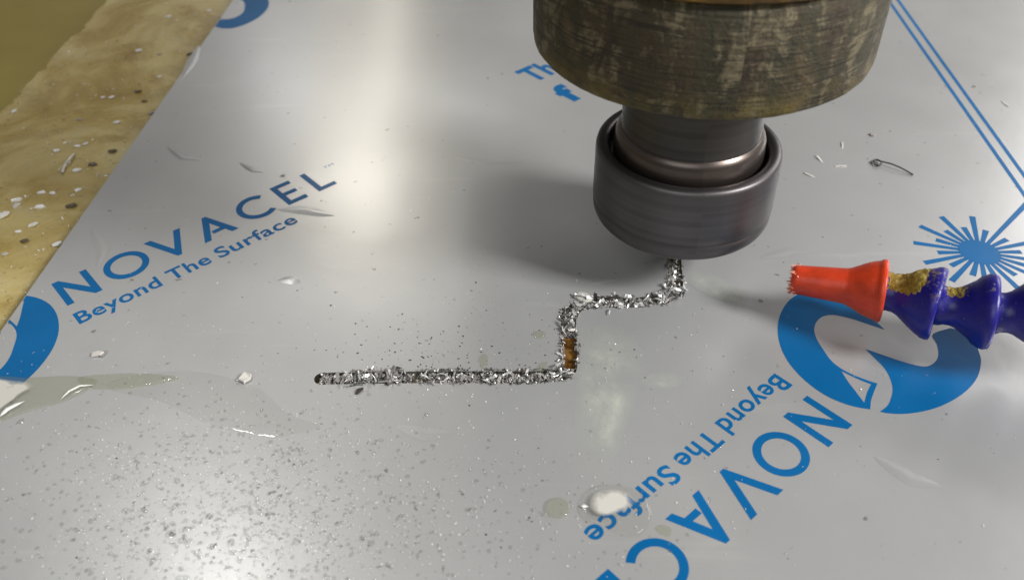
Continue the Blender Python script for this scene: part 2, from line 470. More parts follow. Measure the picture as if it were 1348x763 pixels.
SYM_A = [(-21.76, -15.79), (-18.08, -16.04), (-14.06, -15.0), (-10.44, -13.09), (-7.24, -10.36), (-5.0, -7.4), (-3.6, -4.38), (-2.8, -1.13), (-2.65, 1.88), (-3.1, 4.38), (-4.0, 6.6), (-5.39, 8.71), (-7.6, 7.6), (-11.46, 6.39), (-10.85, 4.82), (-10.2, 2.49), (-10.0, 0.09), (-10.44, -2.01), (-11.62, -4.22), (-13.22, -6.75), (-15.1, -8.5), (-17.25, -9.3), (-19.26, -9.24), (-20.8, -8.3), (-21.9, -6.56), (-22.74, -4.54), (-23.52, -2.09), (-24.24, 0.18), (-25.1, -2.42), (-25.6, -5.51), (-25.6, -8.9), (-24.9, -12.25), (-23.72, -14.34)]
SYM_T = [(-9.5, 0.7), (-9.9, 3.48), (-10.5, 5.79), (-8.37, 6.33), (-5.96, 7.27), (-7.23, 4.74), (-8.2, 2.8)]
SYM_B = [(-17.3, 0.54), (-18.16, 3.25), (-19.32, 6.69), (-20.64, 9.3), (-21.94, 10.2), (-24.0, 10.3), (-25.9, 9.6), (-27.68, 8.32), (-29.5, 6.6), (-33.3, 7.9), (-34.4, 11.0), (-30.9, 14.6), (-28.25, 16.1), (-25.0, 17.05), (-21.53, 17.3), (-17.89, 16.91), (-14.27, 16.0), (-11.1, 14.58), (-8.52, 12.86), (-6.9, 11.23), (-6.09, 10.02), (-8.15, 10.17), (-10.02, 9.73), (-12.24, 8.76), (-14.15, 7.15), (-15.65, 5.08), (-16.45, 2.88)]
# the two halves turn into each other by a half turn about the badge's middle
def symbol(fr, parent, off=(0, 0), label=None):
    mv = lambda l: [(p[0] + off[0], p[1] + off[1]) for p in l]
    A = catmull(mv(SYM_A), (11, 13, 27)); T = catmull(mv(SYM_T), (0, 2, 4)); B = catmull(mv(SYM_B), (0, 9, 20))
    sy_ = flat_polys('printed_badge', fr, [[A, T], B], parent, label)
    return sy_
def print_block(fr, which):
    for nm, poly in zip(NAMES, wordmark()):
        flat_polys('printed_letter', fr, [poly], sheet, 'blue printed capital %s of the %s' % (nm, which))
    for wd, u0, u1 in (('Beyond', -.6, 15.8), ('The', 17.6, 26.3), ('Surface', 28.0, 46.2)):
        raw_polys('printed_word', fr, text_polys(wd, u0, u1, -6.6, 3.75), sheet, 'blue printed word %s of the %s' % (wd, which))
print_block(T1, 'upright lettering on the left')
raw_polys('printed_word', T1, text_polys('TM', 61.3, 63.9, 7.0, 1.0, 0), sheet, 'tiny blue printed TM at the end of the lettering')
symbol(T1, sheet, label='blue printed crescent badge cut by the left edge of the sheet')
print_block(T2, 'upside-down lettering on the right')
symbol(T2, sheet, label='blue printed crescent badge beneath the hose')
symbol(T1, sheet, (104.2, 105.9), 'blue printed crescent badge at the far corner')
raw_polys('printed_word', T1, text_polys('Th', 124.6, 134.5, 4.8, 8.0, .035), sheet, 'blue printed letters half hidden behind the spindle')
raw_polys('printed_word', T1, text_polys('f', 124.3, 129.2, -9.3, 8.6, .05), sheet, 'blue printed letter f beside the spindle')
# starburst with a beam that runs to the double border line
bc = P(1190 + 690 / 6.94, 270 + 430 / 6.94)
def bfr(p): return bc + Vector((p[0], p[1], 0))
flat_polys('printed_disc', bfr, [[(3.95 * math.cos(a * math.pi / 24), 3.95 * math.sin(a * math.pi / 24)) for a in range(48)]], sheet)
for k in range(24):
    a = R(104 + 15 * k); L_ = 12.45 if k % 2 == 0 else 8.3
    if k == 20: L_ = 27.5
    w0, w1 = .42, .62
    c_, s_ = math.cos(a), math.sin(a)
    q = [(3.9 * c_ - w0 * -s_, 3.9 * s_ - w0 * c_), (L_ * c_ - w1 * -s_, L_ * s_ - w1 * c_), (L_ * c_ + w1 * -s_, L_ * s_ + w1 * c_), (3.9 * c_ + w0 * -s_, 3.9 * s_ + w0 * c_)]
    flat_polys('printed_ray', bfr, [[(x, y) for x, y in q]], sheet)
def strip(name, a, b, w, ext=0):
    d = (b - a).normalized(); n_ = Vector((-d.y, d.x, 0)) * w / 2
    a = a - d * ext * .1; b = b + d * 0
    return flat_polys(name, lambda p: Vector((p[0], p[1], 0)), [[(a - n_)[:2], (b - n_)[:2], (b + n_)[:2], (a + n_)[:2]]], sheet)
bA, bB = P(1225, 80), P(1348, 256)
cA, cB = P(1239, 80), P(1348, 231)
dA = (bA - bB).normalized()
strip('printed_border_line', bB - dA * 7, bA + dA * 190, .95)
strip('printed_border_line', cB - dA * 14, cA + dA * 190, .95)

# ---------------------------------------------------------------- spindle
AX = Vector((32.86, 138.2, 0))
def lathe(name, prof, mat, parent, n=96, z0=0.0, wob=0.0, closed=False):
    vs, fs = [], []
    for r, z in prof:
        for k in range(n):
            a = 2 * math.pi * k / n
            rr = r + (wob * fbm((math.cos(a) * 3, math.sin(a) * 3, z * .4), 2.2, 3) if wob else 0)
            zz = z - z0 + (wob * .8 * fbm((math.cos(a) * 3, math.sin(a) * 3, z), 3, 9) if wob else 0)
            vs.append((rr * math.cos(a), rr * math.sin(a), zz))
    for i in range(len(prof) - 1):
        for k in range(n):
            k2 = (k + 1) % n
            fs.append((i * n + k, i * n + k2, (i + 1) * n + k2, (i + 1) * n + k))
    if closed:
        for k in range(n):
            k2 = (k + 1) % n; i = len(prof) - 1
            fs.append((i * n + k, i * n + k2, k2, k))
    o = mesh(name, vs, fs, mat, parent, smooth=True)
    o.location = (0, 0, z0 * MM)
    return o
spin = empty('milling_spindle', AX, 'corroded cylindrical milling spindle with a dark steel collet nut standing over the slot', 'milling spindle')
bmod = lambda o, w: None
# profiles run upward on the outside (bottom -> top gives outward normals)
hs = lathe('nose_housing', [(10.7, 45.3), (26.85, 45.3), (27.44, 45.45), (27.78, 45.9), (27.93, 47.0), (27.93, 53.0), (27.93, 61.0), (27.63, 61.5), (27.15, 61.6), (27.15, 62.4), (27.73, 62.6)], M_house, spin, 240, 45.3, .10); hs.location.x = -.0006
hs = lathe('amber_ring', [(27.63, 62.62), (27.93, 62.9), (27.93, 69.0), (27.44, 69.4), (27.44, 70.2), (27.93, 70.4), (27.93, 189.0), (0.01, 189.0)], M_amber, spin, 128, 62.6); hs.location.x = -.0006
lathe('shaft', [(13.2, 23), (13.2, 27.6), (12.8, 27.9), (12.55, 28.3), (12.55, 31.5), (12.4, 31.8), (12.4, 46.5)], M_shaft, spin, 128, 24)
lathe('collar', [(12.6, 21.0), (13.5, 21.4), (13.65, 22.2), (13.65, 25.6), (13.55, 25.9), (13.55, 26.9), (13.35, 27.6), (13.05, 28.2), (12.6, 28.6)], M_collar, spin, 128, 21)
NB = 9.2
nut = lathe('collet_nut', [(4.2, NB + 1.2), (4.2, NB + .2), (5.0, NB), (13.8, NB), (14.7, NB + .15), (15.9, NB + .9), (16.5, NB + 1.6), (16.85, NB + 2.5), (16.95, NB + 4.2), (16.86, NB + 4.3), (16.86, NB + 4.5), (17.0, NB + 4.65), (17.0, 15.2), (16.95, 24.0), (16.75, 24.75), (16.3, 25.15), (15.6, 25.25), (15.0, 25.15), (14.6, 24.8), (14.4, 24.0), (14.4, 18.0), (12.2, 17.5)], M_nut, spin, 160, NB)
lathe('collet', [(1.7, 7.9), (2.6, 7.9), (3.6, 8.3), (4.1, NB + 1.0), (4.1, 20)], M_shaft, spin, 48, 7.4)
# unseen head of the spindle: clamp ring, and carriage block set to shade the sheet
def block(name, x0, x1, y0, y1, z0, z1, mat, b=2.5):
    bm = bmesh.new(); bmesh.ops.create_cube(bm, size=1)
    for v in bm.verts: v.co = Vector(((x0 + x1) / 2 + v.co.x * (x1 - x0), (y0 + y1) / 2 + v.co.y * (y1 - y0), (z0 + z1) / 2 + v.co.z * (z1 - z0))) * MM
    bmesh.ops.bevel(bm, geom=bm.edges[:], offset=b * MM, segments=2, affect='EDGES')
    me = bpy.data.meshes.new(name); bm.to_mesh(me); bm.free()
    return link(name, me, mat, spin)
block('unseen_shade_block', -62, 44, 33, 130, 70, 300, M_paint)
lathe('clamp_ring', [(28.3, 82), (39, 82), (40, 83), (40, 120), (39, 121), (28.3, 121)], M_shaft, spin, 96, 82)
# end mill with two helical flutes
vs, fs = [], []
n, ns = 40, 22
for i in range(ns + 1):
    z = -1.9 + i * 10.5 / ns; tw = z * .55 if z < 5 else 2.75
    for k in range(n):
        a = 2 * math.pi * k / n
        fl = max(0, math.cos(2 * a)) ** 2 if z < 5.0 else 0
        r = 1.48 * (1 - .45 * fl)
        vs.append((r * math.cos(a + tw), r * math.sin(a + tw), z))
for i in range(ns):
    for k in range(n): fs.append((i * n + k, i * n + (k + 1) % n, (i + 1) * n + (k + 1) % n, (i + 1) * n + k))
fs.append(tuple(range(n))[::-1])
mesh('end_mill', vs, fs, M_cut, spin, smooth=True)

# ---------------------------------------------------------------- coolant hose
hp = [P(1042, 367, 8.0), P(1164, 383, 9.5), P(1236, 401, 10.2), P(1307, 411, 11.0), P(1380, 412, 12.5), P(1450, 405, 14.5), P(1520, 390, 17.5)]
hose = empty('coolant_hose', (hp[0].x, hp[0].y, 0), 'jointed blue coolant hose ending in a red tapered nozzle above the printed crescent', 'coolant hose')
HO = Vector((hp[0].x, hp[0].y, 0))
def seg(name, a, b, prof, mat, parent, n=64, wob=0):
    "lathe along a->b; profile given in (distance from a, radius)"
    d = (b - a).normalized(); q = d.to_track_quat('Z', 'Y')
    vs, fs = [], []
    for s, r in prof:
        for k in range(n):
            an = 2 * math.pi * k / n
            w = 1 + wob * noise.noise(Vector((math.cos(an) * 2, math.sin(an) * 2, s * .7)))
            vs.append((r * w * math.cos(an), r * w * math.sin(an), s))
    for i in range(len(prof) - 1):
        for k in range(n): fs.append((i * n + k, i * n + (k + 1) % n, (i + 1) * n + (k + 1) % n, (i + 1) * n + k))
    o = mesh(name, vs, fs, mat, parent, smooth=True)
    # normals outward
    o.rotation_mode = 'QUATERNION'; o.rotation_quaternion = q; o.location = (a - (HO if parent == hose else Vector((0, 0, 0)))) * MM
    return o
L0 = (hp[1] - hp[0]).length
noz = seg('nozzle', hp[0], hp[1], [(3.5, 1.5), (.1, 1.7), (0, 2.2), (.15, 2.45), (1, 2.6), (L0 - 6.5, 3.15), (L0 - 6.0, 3.25), (L0 - 4.6, 3.9), (L0 - 3.2, 4.6), (L0 - 2.0, 5.0), (L0 - 1.2, 5.2), (L0 - .9, 5.45), (L0 - .2, 5.5), (L0, 5.3), (L0 + .02, 4.9), (L0 - .6, 4.4), (L0 - 3, 3.2)], M_red, hose, 72, .006)
# frayed lip of the nozzle
vs, fs = [], []
dn = (hp[1] - hp[0]).normalized(); un = dn.cross(Vector((0, 0, 1))).normalized(); wn = un.cross(dn)
for k in range(190):
    a = random.uniform(0, 2 * math.pi); r = random.uniform(1.5, 2.65)
    c0 = hp[0] + (un * math.cos(a) + wn * math.sin(a)) * r + dn * random.uniform(0, 1.3)
    tip = c0 - dn * random.uniform(.2, .9) + Vector((random.uniform(-.4, .4), random.uniform(-.4, .4), random.uniform(-.4, .4)))
    s = Vector((random.uniform(-.25, .25), random.uniform(-.25, .25), random.uniform(-.25, .25)))
    s2 = Vector((random.uniform(-.2, .2), random.uniform(-.2, .2), random.uniform(-.2, .2)))
    k0 = len(vs); vs += [c0 + s, c0 - s, c0 + s2, tip - HO * 0]; fs += [(k0, k0 + 1, k0 + 3), (k0 + 1, k0 + 2, k0 + 3), (k0 + 2, k0, k0 + 3)]
fr_ = mesh('frayed_lip', [v - hp[0] for v in map(Vector, vs)], fs, M_fray, hose); fr_.location = (hp[0] - HO) * MM
for i in range(1, 6):
    a, b = hp[i], hp[i + 1]
    L_ = (b - a).length; k = 1.0 if i < 3 else 1.04
    a2 = a - (b - a).normalized() * 1.6
    prof = [(0, 2.2), (.1, 3.0), (.8, 3.5), (2.0, 3.45), (2.6, 3.2), (3.6, 3.2), (4.4, 3.45), (5.4, 4.1), (6.6, 4.9), (L_ - .8, 5.75), (L_ - .2, 6.0), (L_ + .2, 6.25), (L_ + .9, 6.35), (L_ + 1.5, 6.2), (L_ + 1.6, 5.8), (L_ + 1.3, 4.9), (L_ - 1.0, 3.8)]
    prof = [(s, r * k) for s, r in prof]
    o = seg('hose_segment', a2, b, prof, M_blu if i == 1 else M_blu2, hose, 72, .006)
# dried yellow residue caked on the first neck (and a little on the next)
def crust(i, s0, s1, th, spread, nn, label):
    a, b = hp[i], hp[i + 1]; d = (b - a).normalized(); a2 = a - d * 1.6
    u_ = d.cross(Vector((0, 0, 1))).normalized(); w_ = u_.cross(d)
    prof = [(0, 3.0), (.8, 3.5), (2.0, 3.45), (2.6, 3.2), (3.6, 3.2), (4.4, 3.45), (5.4, 4.1), (6.6, 4.9), (11, 6.2)]
    def rad(s):
        for (x0, y0), (x1, y1) in zip(prof, prof[1:]):
            if s <= x1: return y0 + (y1 - y0) * (s - x0) / (x1 - x0)
        return prof[-1][1]
    NS, NA = 26, 30; vs, fs = [], []
    for p in range(NS + 1):
        s = s0 + (s1 - s0) * p / NS
        for q in range(NA + 1):
            v_ = q / NA * 2 - 1; an = v_ * spread - .12
            e = 1 - max(abs(v_), abs(2 * p / NS - 1)) ** 2.2
            hgt = th * e * (1 + .5 * fbm((s, an * 3, 0), 1.4, i)) + .16 * fbm((s, an * 3, 0), 2.8, 4 + i) - .10
            r = rad(s) + hgt
            vs.append(a2 + d * s + (u_ * math.sin(an) + w_ * math.cos(an)) * r - HO)
    for p in range(NS):
        for q in range(NA):
            k = p * (NA + 1) + q; fs.append((k, k + NA + 1, k + NA + 2, k + 1))
    o = mesh('dried_residue', vs, fs, M_res, hose, smooth=True); o['label'] = label
crust(1, 1.7, 9.2, .55, 1.0, 1, 'yellow dried coolant crust on the neck of the first blue segment')
crust(2, 1.8, 5.4, .22, .6, 1, 'thin tan residue on the neck of the second blue segment')

# ---------------------------------------------------------------- swarf in the slot
def shard_mesh(n, place, size, mat_list, weights, name, parent=None, flat=.3):
    vs, fs, mi = [], [], []
    for _ in range(n):
        c, sc = place(); L_ = random.uniform(*size) * sc; w = L_ * random.uniform(.14, .42)
        e = Vector((random.gauss(0, 1), random.gauss(0, 1), random.gauss(0, flat))).normalized()
        s = e.cross(Vector((random.gauss(0, .6), random.gauss(0, .6), 1))).normalized()
        nn = e.cross(s)
        bend = random.uniform(-.5, .5) * L_; tw = random.uniform(-.8, .8)
        k = len(vs); m = random.choices(range(len(mat_list)), weights)[0]; K = 4; th = .035
        for i in range(K):
            t_ = i / (K - 1) - .5
            cc_ = c + e * t_ * L_ + nn * bend * (t_ * t_ * 4 - 1) * .5
            ss = s * math.cos(tw * t_) + nn * math.sin(tw * t_)
            ww = w * (.5 + random.uniform(-.12, .12))
            vs += [cc_ + ss * ww, cc_ - ss * ww, cc_ + ss * ww * .9 - nn * th, cc_ - ss * ww * .9 - nn * th]
        for i in range(K - 1):
            b = k + i * 4
            for q in ((b, b + 1, b + 5, b + 4), (b + 2, b + 6, b + 7, b + 3), (b, b + 4, b + 6, b + 2), (b + 1, b + 3, b + 7, b + 5)): fs.append(q); mi.append(m)
    g = sum((Vector(v) for v in vs), Vector()) / len(vs)
    o = mesh(name, vs, fs, mat_list[0], parent, org=(g.x, g.y, 0)); 
    for m_ in mat_list[1:]: o.data.materials.append(m_)
    for p, m_ in zip(o.data.polygons, mi): p.material_index = m_
    o.location = (g.x * MM, g.y * MM, 0)
    return o
NCP = len(cp)
def brown_zone(c):
    return P(748, 440).y > c.y > P(748, 486).y and abs(c.x - P(750, 470).x) < 3
def place_slot():
    while 1:
        i = random.randrange(NCP)
        if noise.noise(cp[i] * .28) < random.uniform(-.55, .12): continue
        if i > NCP - 5: continue
        n_, d_ = nrm(i); c = cp[i]
        off = random.uniform(-1.15, 1.15)
        if brown_zone(c) and abs(off) < 1.0: continue
        if i > NCP - 26 and random.random() < .6: continue
        z = random.uniform(-1.5, -.1) + .35 * max(0, 1 - abs(off)) * random.random()
        return c + n_ * off + Vector((0, 0, z)), 1
sw = shard_mesh(3600, place_slot, (.3, 1.05), [M_swb, M_swd, M_swk], (4, 6, 1.6), 'slot_swarf', flat=.45)
tag(sw, 'crumpled silver and dark swarf packed along the milled slot', 'swarf', kind='stuff')
def place_big():
    i = random.randrange(NCP - 14); n_, d_ = nrm(i); c = cp[i]
    bend = c.x > P(760, 400).x or c.y > P(748, 440).y
    if not bend and (random.random() < .3 or noise.noise(c * .28) < 0): return place_big()
    if brown_zone(c): return c + n_ * random.choice((-1.5, 1.5)) + Vector((0, 0, .2)), .8
    return c + n_ * random.gauss(0, 1.1) + Vector((0, 0, random.uniform(.1, .9))), 1
sw = shard_mesh(120, place_big, (.9, 2.1), [M_swb, M_swd, M_swk], (5, 3, 2), 'curled_swarf', flat=.6)
tag(sw, 'larger curled shavings standing proud of the slot edges', 'swarf', kind='stuff')
def place_plate():
    i = random.randrange(NCP - 10); n_, d_ = nrm(i)
    if brown_zone(cp[i]): return place_plate()
    return cp[i] + n_ * random.uniform(-.8, .8) + Vector((0, 0, random.uniform(-.5, .1))), 1
pl = shard_mesh(130, place_plate, (1.0, 2.2), [M_swb, M_swd, M_chip], (3, 5, 2), 'film_scraps', flat=.15)
tag(pl, 'flat pale scraps of film and metal lying in the slot', 'scraps', kind='stuff')
# torn film burrs along the slot rim
def place_burr():
    i = random.randrange(NCP - 4); n_, d_ = nrm(i)
    if noise.noise(cp[i] * .35 + Vector((9, 0, 0))) < random.uniform(-.3, .2): return place_burr()
    s = random.choice((-1, 1, 1))
    return cp[i] + n_ * s * (SW + random.uniform(-.1, .35)) + Vector((0, 0, random.uniform(0, .25))), 1
bu = shard_mesh(480, place_burr, (.3, 1.0), [M_swd, M_swk, M_chip], (5, 4, 1), 'rim_burrs', flat=.5)
tag(bu, 'ragged torn film and metal burrs along the slot rim', 'burrs', kind='stuff')
# amber coolant standing in the slot's upright leg
bz = [c for c in cp if brown_zone(c)]
vs, fs = [], []
for i, c in enumerate(bz):
    j = cp.index(c); n_, d_ = nrm(j)
    for k, w in enumerate((-1.45, -.6, .3, 1.35)):
        vs.append(c + n_ * w + Vector((0, 0, -.75 + .22 * fbm((c.x + w, c.y, 0), .9, 3) - .15 * (k in (0, 3)))))
for i in range(len(bz) - 1):
    for k in range(3): a = i * 4 + k; fs.append((a, a + 4, a + 5, a + 1))
g = bz[len(bz) // 2]
o = mesh('slot_liquid', vs, fs, M_brown, None, True, org=(g.x, g.y, 0)); o.location = (g.x * MM, g.y * MM, 0)
tag(o, 'amber brown liquid standing in the upright leg of the slot', 'coolant')

# ---------------------------------------------------------------- drops and grit
def domes(name, items, mat, rings=3, n=10):
    vs, fs = [], []
    for c, r, h, el, an in items:
        k = len(vs); ph = random.random() * 50
        for i in range(rings):
            f = math.cos(i / rings * math.pi / 2); z = math.sin(i / rings * math.pi / 2) * h
            for j in range(n):
                a = 2 * math.pi * j / n
                w = 1 + .28 * noise.noise(Vector((math.cos(a) * 1.4 + ph, math.sin(a) * 1.4, ph)))
                x, y = r * f * w * math.cos(a) * el, r * f * w * math.sin(a) / el
                vs.append((c.x + x * math.cos(an) - y * math.sin(an), c.y + x * math.sin(an) + y * math.cos(an), z + .01))
        vs.append((c.x, c.y, h + .01))
        for i in range(rings - 1):
            for j in range(n): fs.append((k + i * n + j, k + i * n + (j + 1) % n, k + (i + 1) * n + (j + 1) % n, k + (i + 1) * n + j))
        for j in range(n): fs.append((k + (rings - 1) * n + j, k + (rings - 1) * n + (j + 1) % n, k + rings * n))
    g = sum((Vector(v) for v in vs), Vector()) / len(vs)
    o = mesh(name, vs, fs, mat, None, True, org=(g.x, g.y, 0)); o.location = (g.x * MM, g.y * MM, 0)
    return o
def on_sheet(p): return (p - e0).cross(ed).z > .6
def near_slot(p, d=2.2): return min((p - c).length for c in cp[::3]) < d
items = []
def add_drops(n, cx, cy, sx, sy, rmin, rmax, pw=2.6, ymin=500):
    k = 0
    while k < n:
        x, y = random.gauss(cx, sx), random.gauss(cy, sy)
        if y > 800 or y < ymin or x < -20 or x > 1370: continue
        p = P(x, y)
        if not on_sheet(p) or near_slot(p): continue
        r = rmin + (rmax - rmin) * random.random() ** pw
        items.append((p, r, r * random.uniform(.28, .55), random.uniform(.8, 1.35), random.uniform(0, 3.1))); k += 1
add_drops(2300, 300, 690, 150, 80, .05, .40, 3.0)
add_drops(130, 290, 715, 95, 45, .22, .62, 1.8)
add_drops(1000, 300, 640, 190, 80, .05, .38, 2.5)
add_drops(450, 600, 690, 170, 60, .05, .30, 2.5)
add_drops(160, 560, 420, 130, 50, .05, .28, 2.2, 360)
add_drops(120, 1000, 520, 230, 120, .04, .2, 2.2, 360)
dr_ = domes('coolant_drops', items, M_drop)
tag(dr_, 'clear coolant droplets spattered over the near part of the sheet', 'droplets', kind='stuff')

grit = []
for _ in range(300):
    x, y = random.gauss(610, 110), 490 - abs(random.gauss(0, 45))
    if y < 340: continue
    p = P(x, y)
    if near_slot(p, 1.8): continue
    r = .05 + .15 * random.random() ** 3
    grit.append((p, r, r * .6, random.uniform(.7, 1.6), random.uniform(0, 3)))
for _ in range(110):
    x, y = random.uniform(60, 1340), random.uniform(180, 760)
    p = P(x, y)
    if not on_sheet(p) or near_slot(p, 1.8): continue
    r = .05 + .14 * random.random() ** 3; grit.append((p, r, r * .6, random.uniform(.7, 1.5), random.uniform(0, 3)))
g_ = domes('metal_grit', grit, M_grit, 2, 7)
tag(g_, 'fine dark grit scattered over the sheet above the slot', 'grit', kind='stuff')
fl = []
def place_flake_glint():
    while 1:
        u = random.random()
        if u < .62: x, y = random.gauss(290, 130), random.gauss(640, 75)
        elif u < .8: x, y = random.gauss(540, 150), random.gauss(680, 70)
        else: x, y = random.gauss(560, 330), random.gauss(520, 130)
        p = P(x, y)
        if 0 < x < 1348 and 180 < y < 763 and on_sheet(p): return p + Vector((0, 0, .1)), 1
f_ = shard_mesh(1900, place_flake_glint, (.09, .34), [M_fleck_glint], (1,), 'flakes_and_glints', flat=.15)  # pale flakes, partly standing in for glints on the drops
tag(f_, 'tiny metal flakes and painted droplet glints sprinkled over the sheet', 'metal flakes', kind='stuff')

# ---------------------------------------------------------------- puddles
def blob(name, px_pts, z, mat, h=.18, label=None, cat='puddle', group=None, n=6, fade=False, edge=.35):
    base = catmull([(P(x, y).x, P(x, y).y) for x, y in px_pts], (), n)
    c = Vector((sum(p[0] for p in base) / len(base), sum(p[1] for p in base) / len(base)))
    rings = [1.0, .975, .94, .88, .75, .5, .25]
    vs, fs, fd = [], [], []
    m = len(base)
    for q, s in enumerate(rings):
        hh = h * min(1, (1 - s) / .12) ** .5 if s < 1 else 0
        for p in base:
            w = 1 + (.02 * noise.noise(Vector((p[0], p[1], 3))) if s == 1 else 0)
            v = c + (Vector(p) - c) * s * w
            vs.append((v.x, v.y, z + hh * (1 + .15 * noise.noise(Vector((v.x * .3, v.y * .3, 0)))))); fd.append(min(1, (1 - s) / .5))
    vs.append((c.x, c.y, z + h)); fd.append(1)
    for i in range(len(rings) - 1):
        for j in range(m): fs.append((i * m + j, i * m + (j + 1) % m, (i + 1) * m + (j + 1) % m, (i + 1) * m + j))
    for j in range(m): fs.append(((len(rings) - 1) * m + j, (len(rings) - 1) * m + (j + 1) % m, len(rings) * m))
    ar = sum(base[i][0] * base[(i + 1) % m][1] - base[(i + 1) % m][0] * base[i][1] for i in range(m))
    if ar < 0: fs = [f[::-1] for f in fs]
    o = mesh(name, vs, fs, mat, None, True, org=(c.x, c.y, 0)); o.location = (c.x * MM, c.y * MM, 0)
    if fade:
        at = o.data.attributes.new('fade', 'FLOAT', 'POINT')
        for i, v in enumerate(fd): at.data[i].value = v
    if label: tag(o, label, cat, group)
    return o
blob('coolant_puddle', [(-16, 500), (40, 497), (95, 495), (128, 500), (112, 516), (80, 530), (40, 541), (8, 552), (-16, 560)], .05, M_puddle2, .30, 'greenish coolant puddle at the left edge of the sheet', 'puddle')
blob('coolant_puddle', [(104, 497), (150, 492), (195, 492), (236, 497), (205, 506), (160, 512), (118, 511)], .06, M_puddle2, .16, 'narrow greenish tail of coolant right of the left puddle', 'puddle')
blob('coolant_foam', [(-12, 503), (18, 502), (40, 505), (48, 511), (30, 520), (14, 532), (-12, 546)], .40, M_froth, .03, 'flat white foam patch on the puddle below the cut crescent', 'foam', fade=True)
blob('coolant_smear', [(150, 500), (240, 488), (330, 505), (380, 545), (420, 560), (360, 575), (280, 560), (210, 528), (150, 515)], .045, M_puddle, .05, 'thin clear coolant trail running down from the left puddle', 'smear')
blob('milky_smear', [(762, 440), (790, 425), (825, 430), (850, 470), (840, 520), (822, 570), (800, 640), (768, 625), (752, 540), (758, 490)], .045, M_milk, .03, 'pale greenish milky smear right of the slot leg', 'smear', fade=True)
blob('milky_smear', [(840, 500), (862, 488), (890, 490), (905, 500), (890, 510), (860, 512)], .045, M_milk, .03, 'small faint milky patch below the middle of the sheet', 'smear', fade=True)
blob('milky_smear', [(905, 355), (940, 362), (985, 385), (980, 402), (945, 395), (915, 380)], .045, M_milk, .03, 'faint milky wipe mark between the collet nut and the nozzle', 'smear', fade=True)
blob('coolant_drop', [(762, 662), (780, 642), (812, 638), (845, 650), (858, 676), (846, 702), (820, 706), (795, 694), (770, 684)], .05, M_puddle, .55, 'large flat coolant drop lying over the word at the near edge', 'drop')
blob('foam_blob', [(774, 664), (784, 650), (808, 646), (830, 652), (836, 664), (822, 674), (798, 682), (780, 678)],   .55, M_froth, .12, 'white foam blob inside the large coolant drop', 'foam', fade=True)
blob('coolant_drop', [(718, 668), (724, 658), (738, 656), (750, 664), (748, 676), (736, 682), (722, 679)], .05, M_puddle2, .45, 'small round greenish drop left of the foam blob', 'drop')
blob('coolant_drop', [(701, 441), (708, 436), (717, 437), (718, 443), (708, 446)], .05, M_puddle2, .2, 'tiny olive drop left of the slot leg', 'drop')
blob('coolant_drop', [(632, 469), (640, 466), (642, 476), (636, 486), (632, 478)], .05, M_puddle2, .2, 'tiny tan drop above the long run of the slot', 'drop')
blob('coolant_drop', [(707, 487), (713, 478), (721, 477), (718, 486), (712, 490)], .05, M_puddle2, .2, 'tiny tan drop in the corner of the slot', 'drop')
blob('foam_blob', [(757, 392), (762, 386), (774, 388), (780, 395), (772, 399), (762, 397)], .15, M_foam, .4, 'small bright foam bead at the upper bend of the slot', 'foam')
# brownish stains near the A of the upside-down word
blob('tan_stain', [(862, 694), (872, 690), (884, 696), (880, 706), (868, 702)], .045, M_puddle2, .04, 'tan stain between the letters A and C', 'stain')
# raised wrinkles in the film that catch the light; with top, painted glint strips
def wrinkle(px, w, h, label, mat=M_film, top=False):
    pts = resample([P(x, y) for x, y in px], .8); m = len(pts); vs, fs = [], []
    for i, c in enumerate(pts):
        a = pts[max(0, i - 1)]; b = pts[min(m - 1, i + 1)]; d = (b - a).normalized(); n_ = Vector((-d.y, d.x, 0))
        tp = math.sin(math.pi * (i + .02) / (m - .96)) ** .7
        for k in range(7):
            s = k / 6 * 2 - 1; vs.append(c + n_ * s * w * tp + Vector((0, 0, .02 + h * tp * (math.cos(s * math.pi) + 1) / 2)))
    for i in range(m - 1):
        for k in range(6): q = i * 7 + k; fs.append((q, q + 7, q + 8, q + 1)[::-1])
    if top:  # white strips painted where the wet coolant glints
        g = pts[m // 2]; o = mesh('painted_glint', vs, fs, mat, None, True, org=(g.x, g.y, 0)); o.location = (g.x * MM, g.y * MM, .0003)
        return tag(o, label, 'glint')
    o = mesh('film_wrinkle', vs, fs, mat, sheet, True, org=SO); o['label'] = label
for px, w, h, lb in [([(220, 193), (240, 208), (268, 211)], .8, .35, 'bright curved wrinkle near the far left edge'),
                     ([(315, 214), (333, 225), (348, 227)], .7, .3, 'short curved wrinkle above the letter E'),
                     ([(365, 276), (400, 276), (440, 284)], 1.6, .16, 'long flat wrinkle under the letter E'),
                     ([(366, 369), (380, 368), (396, 372)], 1.2, .25, 'small wrinkle in the middle left'),
                     ([(770, 375), (800, 370), (818, 368)], .5, .12, 'faint scratch ridge beside the slot')]:
    wrinkle(px, w, h, lb)

